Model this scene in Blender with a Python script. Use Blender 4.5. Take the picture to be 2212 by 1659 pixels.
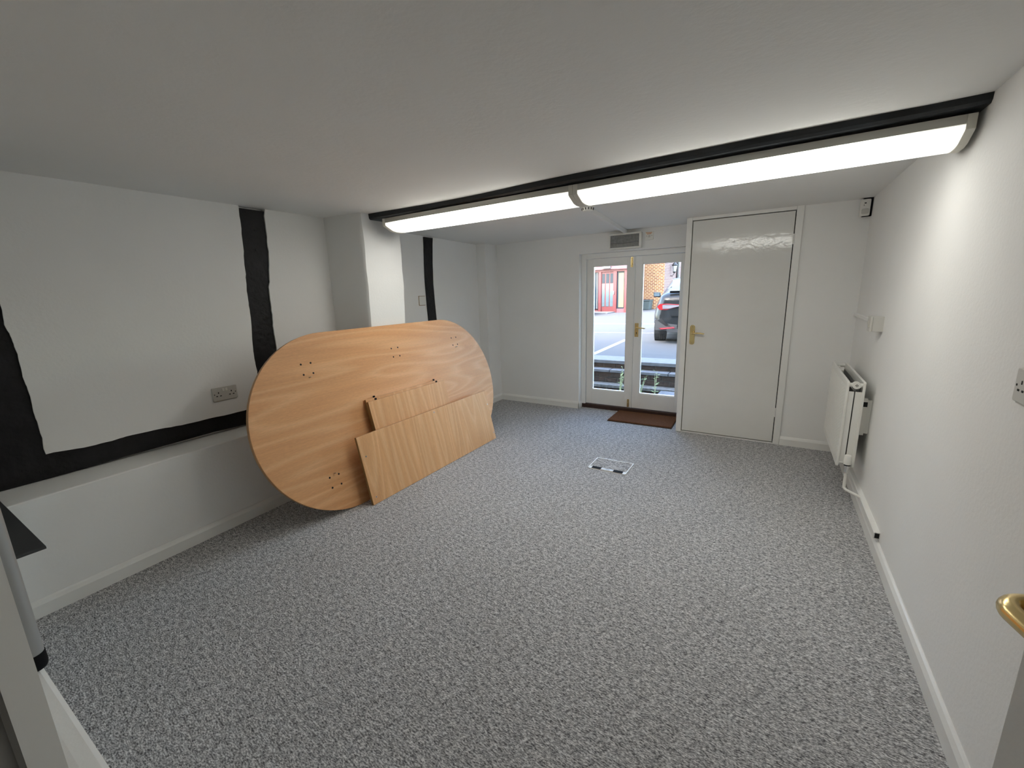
import bpy, bmesh, math, random
from mathutils import Vector, Matrix, noise
random.seed(7)
for o in list(bpy.data.objects): bpy.data.objects.remove(o, do_unlink=True)
SC = bpy.context.scene
COL = SC.collection
PI = math.pi

# ------------------------------------------------------------------ camera
F_PX, YAW, PIT, ROL = 909.18, math.radians(-31.6016), math.radians(12.217), math.radians(-1.76935)
fw = Vector((math.sin(YAW)*math.cos(PIT), math.cos(YAW)*math.cos(PIT), -math.sin(PIT)))
rt = Vector((math.cos(YAW), -math.sin(YAW), 0)); up = rt.cross(fw)
r2 = rt*math.cos(ROL)+up*math.sin(ROL); u2 = -rt*math.sin(ROL)+up*math.cos(ROL)
cam = bpy.data.cameras.new('camera'); co = bpy.data.objects.new('camera', cam); COL.objects.link(co)
cam.sensor_fit = 'HORIZONTAL'; cam.sensor_width = 36; cam.lens = F_PX/2212*36
cam.clip_start = 0.02; cam.clip_end = 300
M = Matrix((r2, u2, -fw)).transposed().to_4x4(); M.translation = Vector((0, 0, 1.385))
co.matrix_world = M
SC.camera = co

# ------------------------------------------------------------------ world, sun, exposure
SKY_STRENGTH, SUN_STRENGTH, TUBE_STRENGTH, EXPOSURE = 2.7, 3.0, 9.0, 0.25
w = bpy.data.worlds.new('World'); SC.world = w; w.use_nodes = True
nt = w.node_tree; bg = nt.nodes['Background']
sky = nt.nodes.new('ShaderNodeTexSky'); sky.sky_type = 'NISHITA'; sky.sun_disc = False
sky.sun_elevation = math.radians(47); sky.sun_rotation = math.radians(205)
sky.air_density = 1.2; sky.dust_density = 2.5; sky.ozone_density = 1.0
nt.links.new(sky.outputs['Color'], bg.inputs['Color']); bg.inputs['Strength'].default_value = SKY_STRENGTH
sun = bpy.data.lights.new('sun', 'SUN'); sun.energy = SUN_STRENGTH; sun.angle = math.radians(2.5); sun.color = (1, .95, .86)
so = bpy.data.objects.new('sun', sun); COL.objects.link(so)
so.rotation_euler = Vector((.28, .66, -.70)).to_track_quat('-Z', 'Y').to_euler()
vs = SC.view_settings; vs.view_transform = 'Standard'; vs.look = 'None'; vs.gamma = 1; vs.exposure = EXPOSURE; vs.use_curve_mapping = False

# ------------------------------------------------------------------ material helpers
def srgb(r, g, b):
    f = lambda c: (c/255/12.92) if c/255 <= .04045 else ((c/255+.055)/1.055)**2.4
    return (f(r), f(g), f(b))
def mk(name):
    m = bpy.data.materials.new(name); m.use_nodes = True
    return m, m.node_tree, m.node_tree.nodes['Principled BSDF']
def plain(name, col, rough=.5, metal=0, bump=0, bscale=60, var=0, spec=None, vscale=6, stretch=None, coat=0):
    m, t, p = mk(name)
    p.inputs['Base Color'].default_value = (*col, 1); p.inputs['Roughness'].default_value = rough; p.inputs['Metallic'].default_value = metal
    if spec is not None: p.inputs['Specular IOR Level'].default_value = spec
    if coat: p.inputs['Coat Weight'].default_value = coat; p.inputs['Coat Roughness'].default_value = .05
    tc = t.nodes.new('ShaderNodeTexCoord'); mp = t.nodes.new('ShaderNodeMapping'); t.links.new(tc.outputs['Object'], mp.inputs[0])
    if stretch: mp.inputs['Scale'].default_value = stretch
    n = t.nodes.new('ShaderNodeTexNoise'); n.inputs['Scale'].default_value = vscale; n.inputs['Detail'].default_value = 5
    t.links.new(mp.outputs[0], n.inputs['Vector'])
    cr = t.nodes.new('ShaderNodeValToRGB'); v = max(var, .015)
    cr.color_ramp.elements[0].position = .3; cr.color_ramp.elements[1].position = .7
    cr.color_ramp.elements[0].color = (*[c*(1-v) for c in col], 1); cr.color_ramp.elements[1].color = (*[min(1, c*(1+v)) for c in col], 1)
    t.links.new(n.outputs['Fac'], cr.inputs['Fac']); t.links.new(cr.outputs['Color'], p.inputs['Base Color'])
    if bump:
        b = t.nodes.new('ShaderNodeTexNoise'); b.inputs['Scale'].default_value = bscale; b.inputs['Detail'].default_value = 4
        t.links.new(mp.outputs[0], b.inputs['Vector'])
        bm_ = t.nodes.new('ShaderNodeBump'); bm_.inputs['Strength'].default_value = bump; bm_.inputs['Distance'].default_value = .01
        t.links.new(b.outputs['Fac'], bm_.inputs['Height']); t.links.new(bm_.outputs['Normal'], p.inputs['Normal'])
    return m
def wood(name, axis, c0, c1, c2, scale=1.0):
    """beech laminate, grain running along local axis ('x','y','z')"""
    m, t, p = mk(name); p.inputs['Roughness'].default_value = .42; p.inputs['Specular IOR Level'].default_value = .35
    tc = t.nodes.new('ShaderNodeTexCoord'); mp = t.nodes.new('ShaderNodeMapping'); t.links.new(tc.outputs['Object'], mp.inputs[0])
    oi = t.nodes.new('ShaderNodeObjectInfo'); mo = t.nodes.new('ShaderNodeVectorMath'); mo.operation = 'SCALE'; mo.inputs[0].default_value = (3.1, 7.7, 5.3)
    t.links.new(oi.outputs['Random'], mo.inputs['Scale'])
    ad = t.nodes.new('ShaderNodeVectorMath'); ad.operation = 'ADD'; t.links.new(tc.outputs['Object'], ad.inputs[0]); t.links.new(mo.outputs[0], ad.inputs[1])
    t.links.new(ad.outputs[0], mp.inputs[0])
    s = {'x': (.10, 1, 1), 'y': (1, .10, 1), 'z': (1, 1, .10)}[axis]
    mp.inputs['Scale'].default_value = [k*scale for k in s]
    # cathedral figure: noise contours
    n1 = t.nodes.new('ShaderNodeTexNoise'); n1.inputs['Scale'].default_value = 3.2; n1.inputs['Detail'].default_value = 1.5; n1.inputs['Distortion'].default_value = .3
    t.links.new(mp.outputs[0], n1.inputs['Vector'])
    mul = t.nodes.new('ShaderNodeMath'); mul.operation = 'MULTIPLY'; mul.inputs[1].default_value = 13; t.links.new(n1.outputs['Fac'], mul.inputs[0])
    fr = t.nodes.new('ShaderNodeMath'); fr.operation = 'FRACT'; t.links.new(mul.outputs[0], fr.inputs[0])
    # fine fibres
    mp2 = t.nodes.new('ShaderNodeMapping'); t.links.new(ad.outputs[0], mp2.inputs[0])
    s2 = {'x': (.03, 1, 1), 'y': (1, .03, 1), 'z': (1, 1, .03)}[axis]; mp2.inputs['Scale'].default_value = s2
    n2 = t.nodes.new('ShaderNodeTexNoise'); n2.inputs['Scale'].default_value = 140; n2.inputs['Detail'].default_value = 3; t.links.new(mp2.outputs[0], n2.inputs['Vector'])
    n3 = t.nodes.new('ShaderNodeTexNoise'); n3.inputs['Scale'].default_value = 14; n3.inputs['Detail'].default_value = 2; t.links.new(mp2.outputs[0], n3.inputs['Vector'])
    cr = t.nodes.new('ShaderNodeValToRGB'); e = cr.color_ramp.elements
    e[0].position = 0; e[0].color = (*c0, 1); e[1].position = 1; e[1].color = (*c1, 1)
    k = e.new(.45); k.color = (*c1, 1); k = e.new(.72); k.color = (*c2, 1); e[-1].color = (*c0, 1)
    t.links.new(fr.outputs[0], cr.inputs['Fac'])
    def mixmul(a, noise_node, lo, hi):
        r = t.nodes.new('ShaderNodeMapRange'); r.inputs['From Min'].default_value = .3; r.inputs['From Max'].default_value = .7
        r.inputs['To Min'].default_value = lo; r.inputs['To Max'].default_value = hi; t.links.new(noise_node.outputs['Fac'], r.inputs['Value'])
        x = t.nodes.new('ShaderNodeMix'); x.data_type = 'RGBA'; x.blend_type = 'MULTIPLY'; x.inputs['Factor'].default_value = 1
        cc = t.nodes.new('ShaderNodeCombineColor'); [t.links.new(r.outputs[0], cc.inputs[i]) for i in range(3)]
        t.links.new(a, x.inputs[6]); t.links.new(cc.outputs[0], x.inputs[7]); return x.outputs[2]
    mp3 = t.nodes.new('ShaderNodeMapping'); t.links.new(ad.outputs[0], mp3.inputs[0]); mp3.inputs['Scale'].default_value = {'x': (.14, 1, 1), 'y': (1, .14, 1), 'z': (1, 1, .14)}[axis]
    n4 = t.nodes.new('ShaderNodeTexNoise'); n4.inputs['Scale'].default_value = 260; n4.inputs['Detail'].default_value = 2; t.links.new(mp3.outputs[0], n4.inputs['Vector'])
    o = mixmul(cr.outputs['Color'], n4, .93, 1.04); o = mixmul(o, n2, .95, 1.04); o = mixmul(o, n3, .95, 1.03)
    t.links.new(o, p.inputs['Base Color'])
    return m
def glass_mat(name, tint=(1, 1, 1), refl=1.0):
    m = bpy.data.materials.new(name); m.use_nodes = True; t = m.node_tree
    for n in list(t.nodes): t.nodes.remove(n)
    out = t.nodes.new('ShaderNodeOutputMaterial'); tr = t.nodes.new('ShaderNodeBsdfTransparent'); gl = t.nodes.new('ShaderNodeBsdfGlossy')
    tr.inputs['Color'].default_value = (*tint, 1); gl.inputs['Roughness'].default_value = .02
    fr = t.nodes.new('ShaderNodeFresnel'); fr.inputs['IOR'].default_value = 1.45
    mx = t.nodes.new('ShaderNodeMixShader'); mu = t.nodes.new('ShaderNodeMath'); mu.operation = 'MULTIPLY'; mu.inputs[1].default_value = refl
    t.links.new(fr.outputs[0], mu.inputs[0]); t.links.new(mu.outputs[0], mx.inputs[0]); t.links.new(tr.outputs[0], mx.inputs[1]); t.links.new(gl.outputs[0], mx.inputs[2])
    t.links.new(mx.outputs[0], out.inputs['Surface']); return m
def emit(name, col, strength):
    m, t, p = mk(name); p.inputs['Base Color'].default_value = (.8, .8, .78, 1); p.inputs['Emission Color'].default_value = (*col, 1)
    p.inputs['Emission Strength'].default_value = strength; p.inputs['Roughness'].default_value = .4
    # real end dimming drawn out far along the cover, to soften the wall's hot spot
    tc = t.nodes.new('ShaderNodeTexCoord'); sp = t.nodes.new('ShaderNodeSeparateXYZ'); t.links.new(tc.outputs['Generated'], sp.inputs[0])
    pp = t.nodes.new('ShaderNodeMath'); pp.operation = 'PINGPONG'; pp.inputs[1].default_value = .5; t.links.new(sp.outputs['X'], pp.inputs[0])
    mr = t.nodes.new('ShaderNodeMapRange'); mr.interpolation_type = 'SMOOTHSTEP'; mr.inputs['From Min'].default_value = 0; mr.inputs['From Max'].default_value = .30
    mr.inputs['To Min'].default_value = strength*.10; mr.inputs['To Max'].default_value = strength; t.links.new(pp.outputs[0], mr.inputs['Value']); t.links.new(mr.outputs[0], p.inputs['Emission Strength'])
    return m
def carpet_mat():
    m, t, p = mk('grey loop carpet'); p.inputs['Roughness'].default_value = .95; p.inputs['Specular IOR Level'].default_value = .1
    tc = t.nodes.new('ShaderNodeTexCoord'); mp = t.nodes.new('ShaderNodeMapping'); t.links.new(tc.outputs['Object'], mp.inputs[0])
    mp.inputs['Rotation'].default_value = (0, 0, .25); mp.inputs['Scale'].default_value = (.55, 1.25, 1)
    a = t.nodes.new('ShaderNodeTexNoise'); a.inputs['Scale'].default_value = 185; a.inputs['Detail'].default_value = 3; a.inputs['Roughness'].default_value = .7
    b = t.nodes.new('ShaderNodeTexNoise'); b.inputs['Scale'].default_value = 60; b.inputs['Detail'].default_value = 2
    c = t.nodes.new('ShaderNodeTexNoise'); c.inputs['Scale'].default_value = 3; c.inputs['Detail'].default_value = 3
    for n in (a, b): t.links.new(mp.outputs[0], n.inputs['Vector'])
    t.links.new(tc.outputs['Object'], c.inputs['Vector'])
    s1 = t.nodes.new('ShaderNodeMath'); s1.operation = 'MULTIPLY_ADD'; s1.inputs[1].default_value = .75
    s2 = t.nodes.new('ShaderNodeMath'); s2.operation = 'MULTIPLY'; s2.inputs[1].default_value = .25
    t.links.new(b.outputs['Fac'], s2.inputs[0]); t.links.new(a.outputs['Fac'], s1.inputs[0]); t.links.new(s2.outputs[0], s1.inputs[2])
    cr = t.nodes.new('ShaderNodeValToRGB'); e = cr.color_ramp.elements
    e[0].position = .385; e[0].color = (*srgb(82, 81, 83), 1); e[1].position = .615; e[1].color = (*srgb(236, 235, 234), 1)
    k = e.new(.5); k.color = (*srgb(168, 167, 167), 1)
    t.links.new(s1.outputs[0], cr.inputs['Fac'])
    mr = t.nodes.new('ShaderNodeMapRange'); mr.inputs['To Min'].default_value = .9; mr.inputs['To Max'].default_value = 1.1; t.links.new(c.outputs['Fac'], mr.inputs['Value'])
    # faint seams of the half-metre carpet tiles
    sep = t.nodes.new('ShaderNodeSeparateXYZ'); t.links.new(tc.outputs['Object'], sep.inputs[0])
    def seam(sock, off):
        ad = t.nodes.new('ShaderNodeMath'); ad.operation = 'ADD'; ad.inputs[1].default_value = off; t.links.new(sock, ad.inputs[0])
        mo = t.nodes.new('ShaderNodeMath'); mo.operation = 'PINGPONG'; mo.inputs[1].default_value = .25; t.links.new(ad.outputs[0], mo.inputs[0])
        g = t.nodes.new('ShaderNodeMapRange'); g.inputs['From Min'].default_value = 0; g.inputs['From Max'].default_value = .004; g.inputs['To Min'].default_value = .80; g.inputs['To Max'].default_value = 1
        t.links.new(mo.outputs[0], g.inputs['Value']); return g.outputs[0]
    sx = seam(sep.outputs['X'], .07); sy = seam(sep.outputs['Y'], .32)
    m1 = t.nodes.new('ShaderNodeMath'); m1.operation = 'MULTIPLY'; t.links.new(sx, m1.inputs[0]); t.links.new(sy, m1.inputs[1])
    m2 = t.nodes.new('ShaderNodeMath'); m2.operation = 'MULTIPLY'; t.links.new(m1.outputs[0], m2.inputs[0]); t.links.new(mr.outputs[0], m2.inputs[1])
    x = t.nodes.new('ShaderNodeMix'); x.data_type = 'RGBA'; x.blend_type = 'MULTIPLY'; x.inputs['Factor'].default_value = 1
    cc = t.nodes.new('ShaderNodeCombineColor'); [t.links.new(m2.outputs[0], cc.inputs[i]) for i in range(3)]
    t.links.new(cr.outputs['Color'], x.inputs[6]); t.links.new(cc.outputs[0], x.inputs[7]); t.links.new(x.outputs[2], p.inputs['Base Color'])
    bu = t.nodes.new('ShaderNodeBump'); bu.inputs['Strength'].default_value = .6; bu.inputs['Distance'].default_value = .004
    t.links.new(s1.outputs[0], bu.inputs['Height']); t.links.new(bu.outputs['Normal'], p.inputs['Normal'])
    return m
def brick_mat(name, ax, c1, c2, mortar):
    m, t, p = mk(name); p.inputs['Roughness'].default_value = .9
    tc = t.nodes.new('ShaderNodeTexCoord'); sp = t.nodes.new('ShaderNodeSeparateXYZ'); t.links.new(tc.outputs['Object'], sp.inputs[0])
    cb = t.nodes.new('ShaderNodeCombineXYZ'); t.links.new(sp.outputs[ax], cb.inputs['X']); t.links.new(sp.outputs['Z'], cb.inputs['Y'])
    b = t.nodes.new('ShaderNodeTexBrick'); b.inputs['Scale'].default_value = 1; b.inputs['Brick Width'].default_value = .225; b.inputs['Row Height'].default_value = .09
    b.inputs['Mortar Size'].default_value = .014; b.inputs['Color1'].default_value = (*c1, 1); b.inputs['Color2'].default_value = (*c2, 1); b.inputs['Mortar'].default_value = (*mortar, 1); b.inputs['Bias'].default_value = 0
    t.links.new(cb.outputs[0], b.inputs['Vector']); t.links.new(b.outputs['Color'], p.inputs['Base Color']); return m

MAT = dict(
 wall=plain('white emulsion wall', (.865, .86, .835), .7, bump=.10, bscale=70, var=.015, vscale=2.5),
 ceil=plain('white emulsion ceiling', (.855, .85, .825), .8, bump=.10, bscale=45, var=.02, vscale=1.5),
 gloss=plain('white gloss paint', (.84, .835, .80), .30, bump=.05, bscale=35, var=.012),
 doorp=plain('white eggshell door paint', (.78, .775, .74), .09, bump=.10, bscale=22, var=.012),
 black=plain('black painted timber', (.008, .008, .009), .55, bump=.7, bscale=28, var=.5, vscale=9, spec=.3),
 beamb=plain('black painted beam', (.010, .013, .016), .42, bump=.5, bscale=16, var=.4, vscale=7, spec=.45),
 plastic=plain('white plastic', (.80, .79, .74), .35, var=.01),
 greyplastic=plain('grey white plastic', (.60, .585, .54), .4, var=.02),
 dark=plain('black plastic', (.010, .010, .012), .75, var=.1, spec=.12),
 hole=plain('dark hole', (.004, .004, .004), .8),
 brass=plain('polished brass', srgb(226, 202, 146), .22, metal=1, var=.06, bump=.03),
 chrome=plain('chrome', (.72, .72, .72), .16, metal=1),
 steel=plain('brushed steel', (.55, .55, .54), .32, metal=1),
 tubegrey=plain('silver grey powder coat', (.42, .43, .43), .38, metal=.35),
 panelgrey=plain('dark grey laminate', (.045, .047, .05), .5, var=.05),
 sill=plain('dark brown stained hardwood', srgb(62, 42, 36), .5, bump=.1, var=.2, vscale=20),
 mat=plain('brown coir matting', srgb(120, 84, 62), 1, bump=1, bscale=260, var=.45, vscale=240, spec=.05),
 matedge=plain('black rubber mat edge', (.012, .011, .01), .8),
 carpet=carpet_mat(),
 tableface=wood('beech laminate long grain', 'y', srgb(217, 160, 109), srgb(220, 164, 113), srgb(228, 176, 127)),
 boardface=wood('beech laminate cross grain', 'z', srgb(217, 163, 111), srgb(221, 168, 116), srgb(228, 180, 130), 1.3),
 tableedge=plain('beech edge banding', srgb(186, 144, 100), .5, var=.08),
 boardedge=plain('raw board edge', srgb(150, 118, 72), .7, var=.15, bump=.3, bscale=150),
 housing=plain('light fitting grey steel', (.55, .54, .49), .4),
 endcap=plain('light fitting end cap', (.72, .70, .62), .45),
 tube=emit('lit opal diffuser', (1, .99, .925), TUBE_STRENGTH),
 glass=glass_mat('clear window glass', (.97, .98, .98), .8),
 radiator=plain('white radiator enamel', (.80, .79, .74), .3, var=.01),
 radin=plain('radiator inner steel', (.20, .20, .195), .5),
 lens=plain('smoked emergency lens', (.22, .22, .21), .15, var=.2, vscale=40),
 labelo=plain('orange label print', srgb(200, 130, 40), .6),
 printg=plain('grey print', srgb(70, 70, 70), .6),
 asphalt=plain('worn asphalt', (0.049, 0.050, 0.052), .9, bump=.5, bscale=120, var=.35, vscale=55),
 paint_line=plain('white road paint', (0.162, 0.162, 0.159), .7, var=.05, vscale=20),
 slab=plain('stone slab', (.105, .105, .108), .85, bump=.3, bscale=40, var=.18, vscale=14),
 stone_edge=plain('weathered step stone', (0.104, 0.100, 0.092), .9, bump=.6, bscale=40, var=.4, vscale=22),
 stepbrick=plain('dark weathered brick', srgb(59, 46, 38), .95, bump=.8, bscale=60, var=.5, vscale=25),
 mortar=plain('old mortar', srgb(75, 70, 63), .95, var=.2),
 soil=plain('damp soil', srgb(45, 40, 34), 1, bump=.8, bscale=40, var=.4),
 leaf=plain('pale green leaf', srgb(140, 158, 98), .6, var=.2, vscale=30),
 leafd=plain('mid green leaf', srgb(104, 126, 70), .6, var=.2, vscale=30),
 stem=plain('pale dry stem', srgb(176, 176, 136), .7),
 brickf=brick_mat('orange stock brick', 'X', srgb(96, 46, 28), srgb(122, 76, 40), srgb(168, 148, 112)),
 bricks=brick_mat('stock brick in side shade', 'Y', srgb(92, 50, 46), srgb(116, 78, 68), srgb(150, 138, 130)),  # same brick, the shaded side's pinker tone put into its colour
 redwood=plain('dusky red painted timber', srgb(83, 31, 33), .5, var=.06),
 palered=plain('pale red fascia', srgb(94, 59, 64), .6),
 frost=plain('frosted pale blue glazing', srgb(65, 80, 85), .3),
 darkglass=plain('dark window glass', (.02, .03, .04), .15, spec=.12),
 blind=plain('pale yellow blind', srgb(96, 93, 65), .7, var=.12, vscale=3, stretch=(1, 1, 9)),
 whitebox=plain('white lamp box', (0.216, 0.216, 0.213), .4),
 carblack=plain('black car paint', (.008, .009, .010), .25, spec=.22),
 carblue=plain('pale blue car paint', srgb(75, 89, 104), .2, coat=.6),
 carglass=plain('tinted car glass', (.045, .068, .088), .12, spec=.16),
 cartrim=plain('matte black car trim', (.025, .026, .028), .6),
 tyre=plain('tyre rubber', (.02, .02, .021), .85, bump=.3, bscale=90),
 redlens=plain('red tail lamp lens', srgb(119, 10, 17), .15, coat=.6),
 clearlens=plain('pale tail lamp lens', srgb(94, 94, 101), .12),
 planter=plain('grey green planter', srgb(60, 70, 68), .7),
 iron=plain('black iron', (.02, .02, .02), .5),
 render=plain('cream render', (0.240, 0.234, 0.216), .9, var=.05),
 roof=plain('roof tile', srgb(120, 90, 78), .9),
)

# ------------------------------------------------------------------ geometry helpers
def B(): return bmesh.new()
def box(bm, x0, x1, y0, y1, z0, z1):
    v = [bm.verts.new(p) for p in ((x0,y0,z0),(x1,y0,z0),(x1,y1,z0),(x0,y1,z0),(x0,y0,z1),(x1,y0,z1),(x1,y1,z1),(x0,y1,z1))]
    for f in ((3,2,1,0),(4,5,6,7),(0,1,5,4),(1,2,6,5),(2,3,7,6),(3,0,4,7)): bm.faces.new([v[i] for i in f])
    return bm
def hexa(bm, pts):
    """8 points: bottom quad then top quad"""
    v = [bm.verts.new(p) for p in pts]
    for f in ((3,2,1,0),(4,5,6,7),(0,1,5,4),(1,2,6,5),(2,3,7,6),(3,0,4,7)): bm.faces.new([v[i] for i in f])
    return bm
def prism(bm, poly, mapf, a, b):
    """poly of 2-D points, mapf(u, v, t) -> 3-D; extruded from t=a to t=b"""
    A = [bm.verts.new(mapf(u, v, a)) for u, v in poly]; Bv = [bm.verts.new(mapf(u, v, b)) for u, v in poly]
    n = len(poly)
    bm.faces.new(A); bm.faces.new(list(reversed(Bv)))
    for i in range(n): bm.faces.new([A[i], Bv[i], Bv[(i+1) % n], A[(i+1) % n]])
    bmesh.ops.recalc_face_normals(bm, faces=bm.faces); return bm
YZ = lambda u, v, t: (t, u, v)
XZ = lambda u, v, t: (u, t, v)
XY = lambda u, v, t: (u, v, t)
def tube(bm, pts, r, seg=12, caps=True):
    pts = [Vector(p) for p in pts]; rs = r if isinstance(r, (list, tuple)) else [r]*len(pts); rings = []
    t0 = (pts[1]-pts[0]).normalized(); a = Vector((0, 0, 1)) if abs(t0.z) < .9 else Vector((1, 0, 0)); n = t0.cross(a).normalized()
    for i, p in enumerate(pts):
        if i == 0: t = pts[1]-p
        elif i == len(pts)-1: t = p-pts[i-1]
        else: t = (pts[i+1]-p).normalized()+(p-pts[i-1]).normalized()
        t.normalize(); n = (n-t*n.dot(t)).normalized(); b = t.cross(n)
        rings.append([bm.verts.new(p+(n*math.cos(2*PI*k/seg)+b*math.sin(2*PI*k/seg))*rs[i]) for k in range(seg)])
    for i in range(len(rings)-1):
        for k in range(seg): bm.faces.new([rings[i][k], rings[i][(k+1) % seg], rings[i+1][(k+1) % seg], rings[i+1][k]])
    if caps: bm.faces.new(list(reversed(rings[0]))); bm.faces.new(rings[-1])
    bmesh.ops.recalc_face_normals(bm, faces=bm.faces); return bm
def arc(c, r, a0, a1, n): return [(c[0]+r*math.cos(a0+(a1-a0)*i/n), c[1]+r*math.sin(a0+(a1-a0)*i/n)) for i in range(n+1)]
def rrect(x0, x1, y0, y1, r, n=4):
    return arc((x1-r, y0+r), r, -PI/2, 0, n)+arc((x1-r, y1-r), r, 0, PI/2, n)+arc((x0+r, y1-r), r, PI/2, PI, n)+arc((x0+r, y0+r), r, PI, 1.5*PI, n)
def tag(o, label=None, cat=None, group=None, kind=None):
    if label: o['label'] = label
    if cat: o['category'] = cat
    if group: o['group'] = group
    if kind: o['kind'] = kind
    return o
def wloc(o):
    v = Vector(o.location)
    while o.parent: o = o.parent; v += Vector(o.location)
    return v
def obj(name, bm, mat, parent=None, smooth=False, bevel=0, local=False, at=None, label=None):
    """mesh object from a bmesh in world coordinates (or parent's local ones when local)"""
    org = Vector(at) if at is not None else Vector((0, 0, 0))
    if parent is not None and not local: org = wloc(parent)
    bmesh.ops.translate(bm, verts=bm.verts, vec=-org)
    me = bpy.data.meshes.new(name); bm.to_mesh(me); bm.free()
    if smooth:
        for p in me.polygons: p.use_smooth = True
    me.materials.append(MAT[mat] if isinstance(mat, str) else mat)
    o = bpy.data.objects.new(name, me); COL.objects.link(o)
    if parent is not None: o.parent = parent
    else: o.location = org
    if bevel:
        b = o.modifiers.new('bevel', 'BEVEL'); b.width = bevel; b.segments = 2; b.limit_method = 'ANGLE'; b.angle_limit = math.radians(40)
    if smooth:
        try:
            me.set_sharp_from_angle(angle=math.radians(40))
        except Exception: pass
    if label: o['label'] = label
    return o
def thing(name, loc, label, cat, rot=(0, 0, 0), group=None):
    o = bpy.data.objects.new(name, None); COL.objects.link(o); o.location = loc; o.rotation_euler = rot; o.empty_display_size = .1
    return tag(o, label, cat, group)
def struct(name, bm, mat, parent=None, bevel=0, at=None, smooth=False):
    o = obj(name, bm, mat, parent, bevel=bevel, at=at, smooth=smooth)
    if parent is None: o['kind'] = 'structure'
    return o
def structE(name, loc, rot=(0, 0, 0)):
    o = bpy.data.objects.new(name, None); COL.objects.link(o); o.location = loc; o.rotation_euler = rot; o['kind'] = 'structure'; o.empty_display_size = .1
    return o
def rag(pts, n=6, amp=.004, seed=0):
    """subdivide a polyline (u, v) and roughen it"""
    out = []
    for i in range(len(pts)-1):
        (a, b), (c, d) = pts[i], pts[i+1]
        for k in range(n):
            f = k/n; u = a+(c-a)*f; v = b+(d-b)*f
            j = noise.noise(Vector((u*9+seed, v*9, seed*1.7)))*amp+noise.noise(Vector((u*40+seed, v*40, 3.1)))*amp*.6
            if k == 0 and i == 0: j = 0
            L = math.hypot(c-a, d-b); out.append((u-(d-b)/L*j, v+(c-a)/L*j))
    out.append(pts[-1]); return out

# ------------------------------------------------------------------ room dimensions (metres)
ZC = 1.987; XR = .57; XL = -2.99; XF = -3.12; YB = 4.59; YC = 4.23; DADO = .552
struct('floor', box(B(), -3.35, 2.2, -2.2, 4.668, -.08, 0), 'carpet')
# ceiling: slightly sagging plaster, dipping towards the far left corner
bm = B(); nx, ny = 24, 28; g = []
for j in range(ny+1):
    row = []
    for i in range(nx+1):
        x = -3.35+(2.2+3.35)*i/nx; y = -2.2+(4.9+2.2)*j/ny
        d = max(0, min(1, (y-3)/1.6))*max(0, min(1, (-1.8-x)/1.3))
        row.append(bm.verts.new((x, y, ZC-.022*d+.004*noise.noise(Vector((x*1.3, y*1.3, 0))))))
    g.append(row)
for j in range(ny):
    for i in range(nx): bm.faces.new([g[j][i], g[j+1][i], g[j+1][i+1], g[j][i+1]])
ret = bmesh.ops.extrude_face_region(bm, geom=bm.faces[:]); bmesh.ops.translate(bm, verts=[v for v in ret['geom'] if isinstance(v, bmesh.types.BMVert)], vec=(0, 0, .15))
bmesh.ops.recalc_face_normals(bm, faces=bm.faces)
struct('ceiling', bm, 'ceil', smooth=True)

# left wall: thick low wall with a ledge, black timber framing above it, plaster panels between the timbers
def lowx(y): return -2.748-.044*(y-.27)
bm = B(); hexa(bm, [(-3.3, -.1, -.05), (lowx(-.1), -.1, -.05), (lowx(2.3), 2.3, -.05), (-3.3, 2.3, -.05), (-3.3, -.1, DADO), (lowx(-.1), -.1, DADO-.004), (lowx(2.3), 2.3, DADO-.004), (-3.3, 2.3, DADO)])
struct('wall_left', bm, 'wall', bevel=.006)
P0 = [(.455, 1.99), (.452, 1.70), (.455, 1.396), (.451, 1.312), (.463, 1.246), (.461, 1.21), (.466, 1.121), (.467, 1.031), (.468, .969), (.464, .893), (.467, .813), (.467, .68)]
DT = [(.468, .678), (.602, .667), (.713, .668), (.773, .673), (.899, .671), (1.035, .664), (1.186, .664), (1.397, .66), (1.51, .66)]
P1L = [(1.51, .66), (1.519, .893), (1.517, .973), (1.522, 1.099), (1.528, 1.224), (1.535, 1.356), (1.536, 1.449), (1.544, 1.559), (1.553, 1.704), (1.564, 1.881), (1.569, 1.99)]
P1R = [(1.738, 1.99), (1.728, 1.873), (1.723, 1.715), (1.704, 1.562), (1.689, 1.476), (1.685, 1.369), (1.679, 1.232), (1.678, 1.122), (1.678, 1.04), (1.675, .8), (1.675, .66)]
def up_(l): return l
polyA = rag(P0, 5, .006, 1)[:-1]+rag(DT, 5, .004, 2)[:-1]+rag(P1L, 5, .006, 3)[:-1]+[P1L[-1], (P1L[-1][0], 2.0), (P0[0][0], 2.0)]
struct('wall_panel', prism(B(), polyA, YZ, XL-.04, XL), 'wall')
polyB = rag(P1R, 5, .006, 4)[:-1]+[(1.675, .66), (2.26, .655), (2.26, 2.0), (1.738, 2.0)]
struct('wall_panel', prism(B(), polyB, YZ, XL-.04, XL), 'wall')
struct('wall_backing', box(B(), -3.3, XL-.042, -.1, 2.3, .5, 2.05), 'wall')
def timber(name, left, right, x0, x1, label, seed, rx=0):
    bm = B(); poly = rag(left, 3, .002, seed)+rag(right, 3, .002, seed+1)
    prism(bm, poly, YZ, x0, x1)
    o = obj(name, bm, 'black', at=(x1, sum(p[0] for p in poly)/len(poly), min(p[1] for p in poly))); tag(o, label, 'timber beam', 'black timbers in the left wall'); return o
XT = XL-.010
timber('timber_post', [(.0, .553), (.0, 1.975)], [(.47, 1.975), (.475, .553)], XL-.04, XT, 'wide black timber post at the left edge of the photo', 11)
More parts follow.
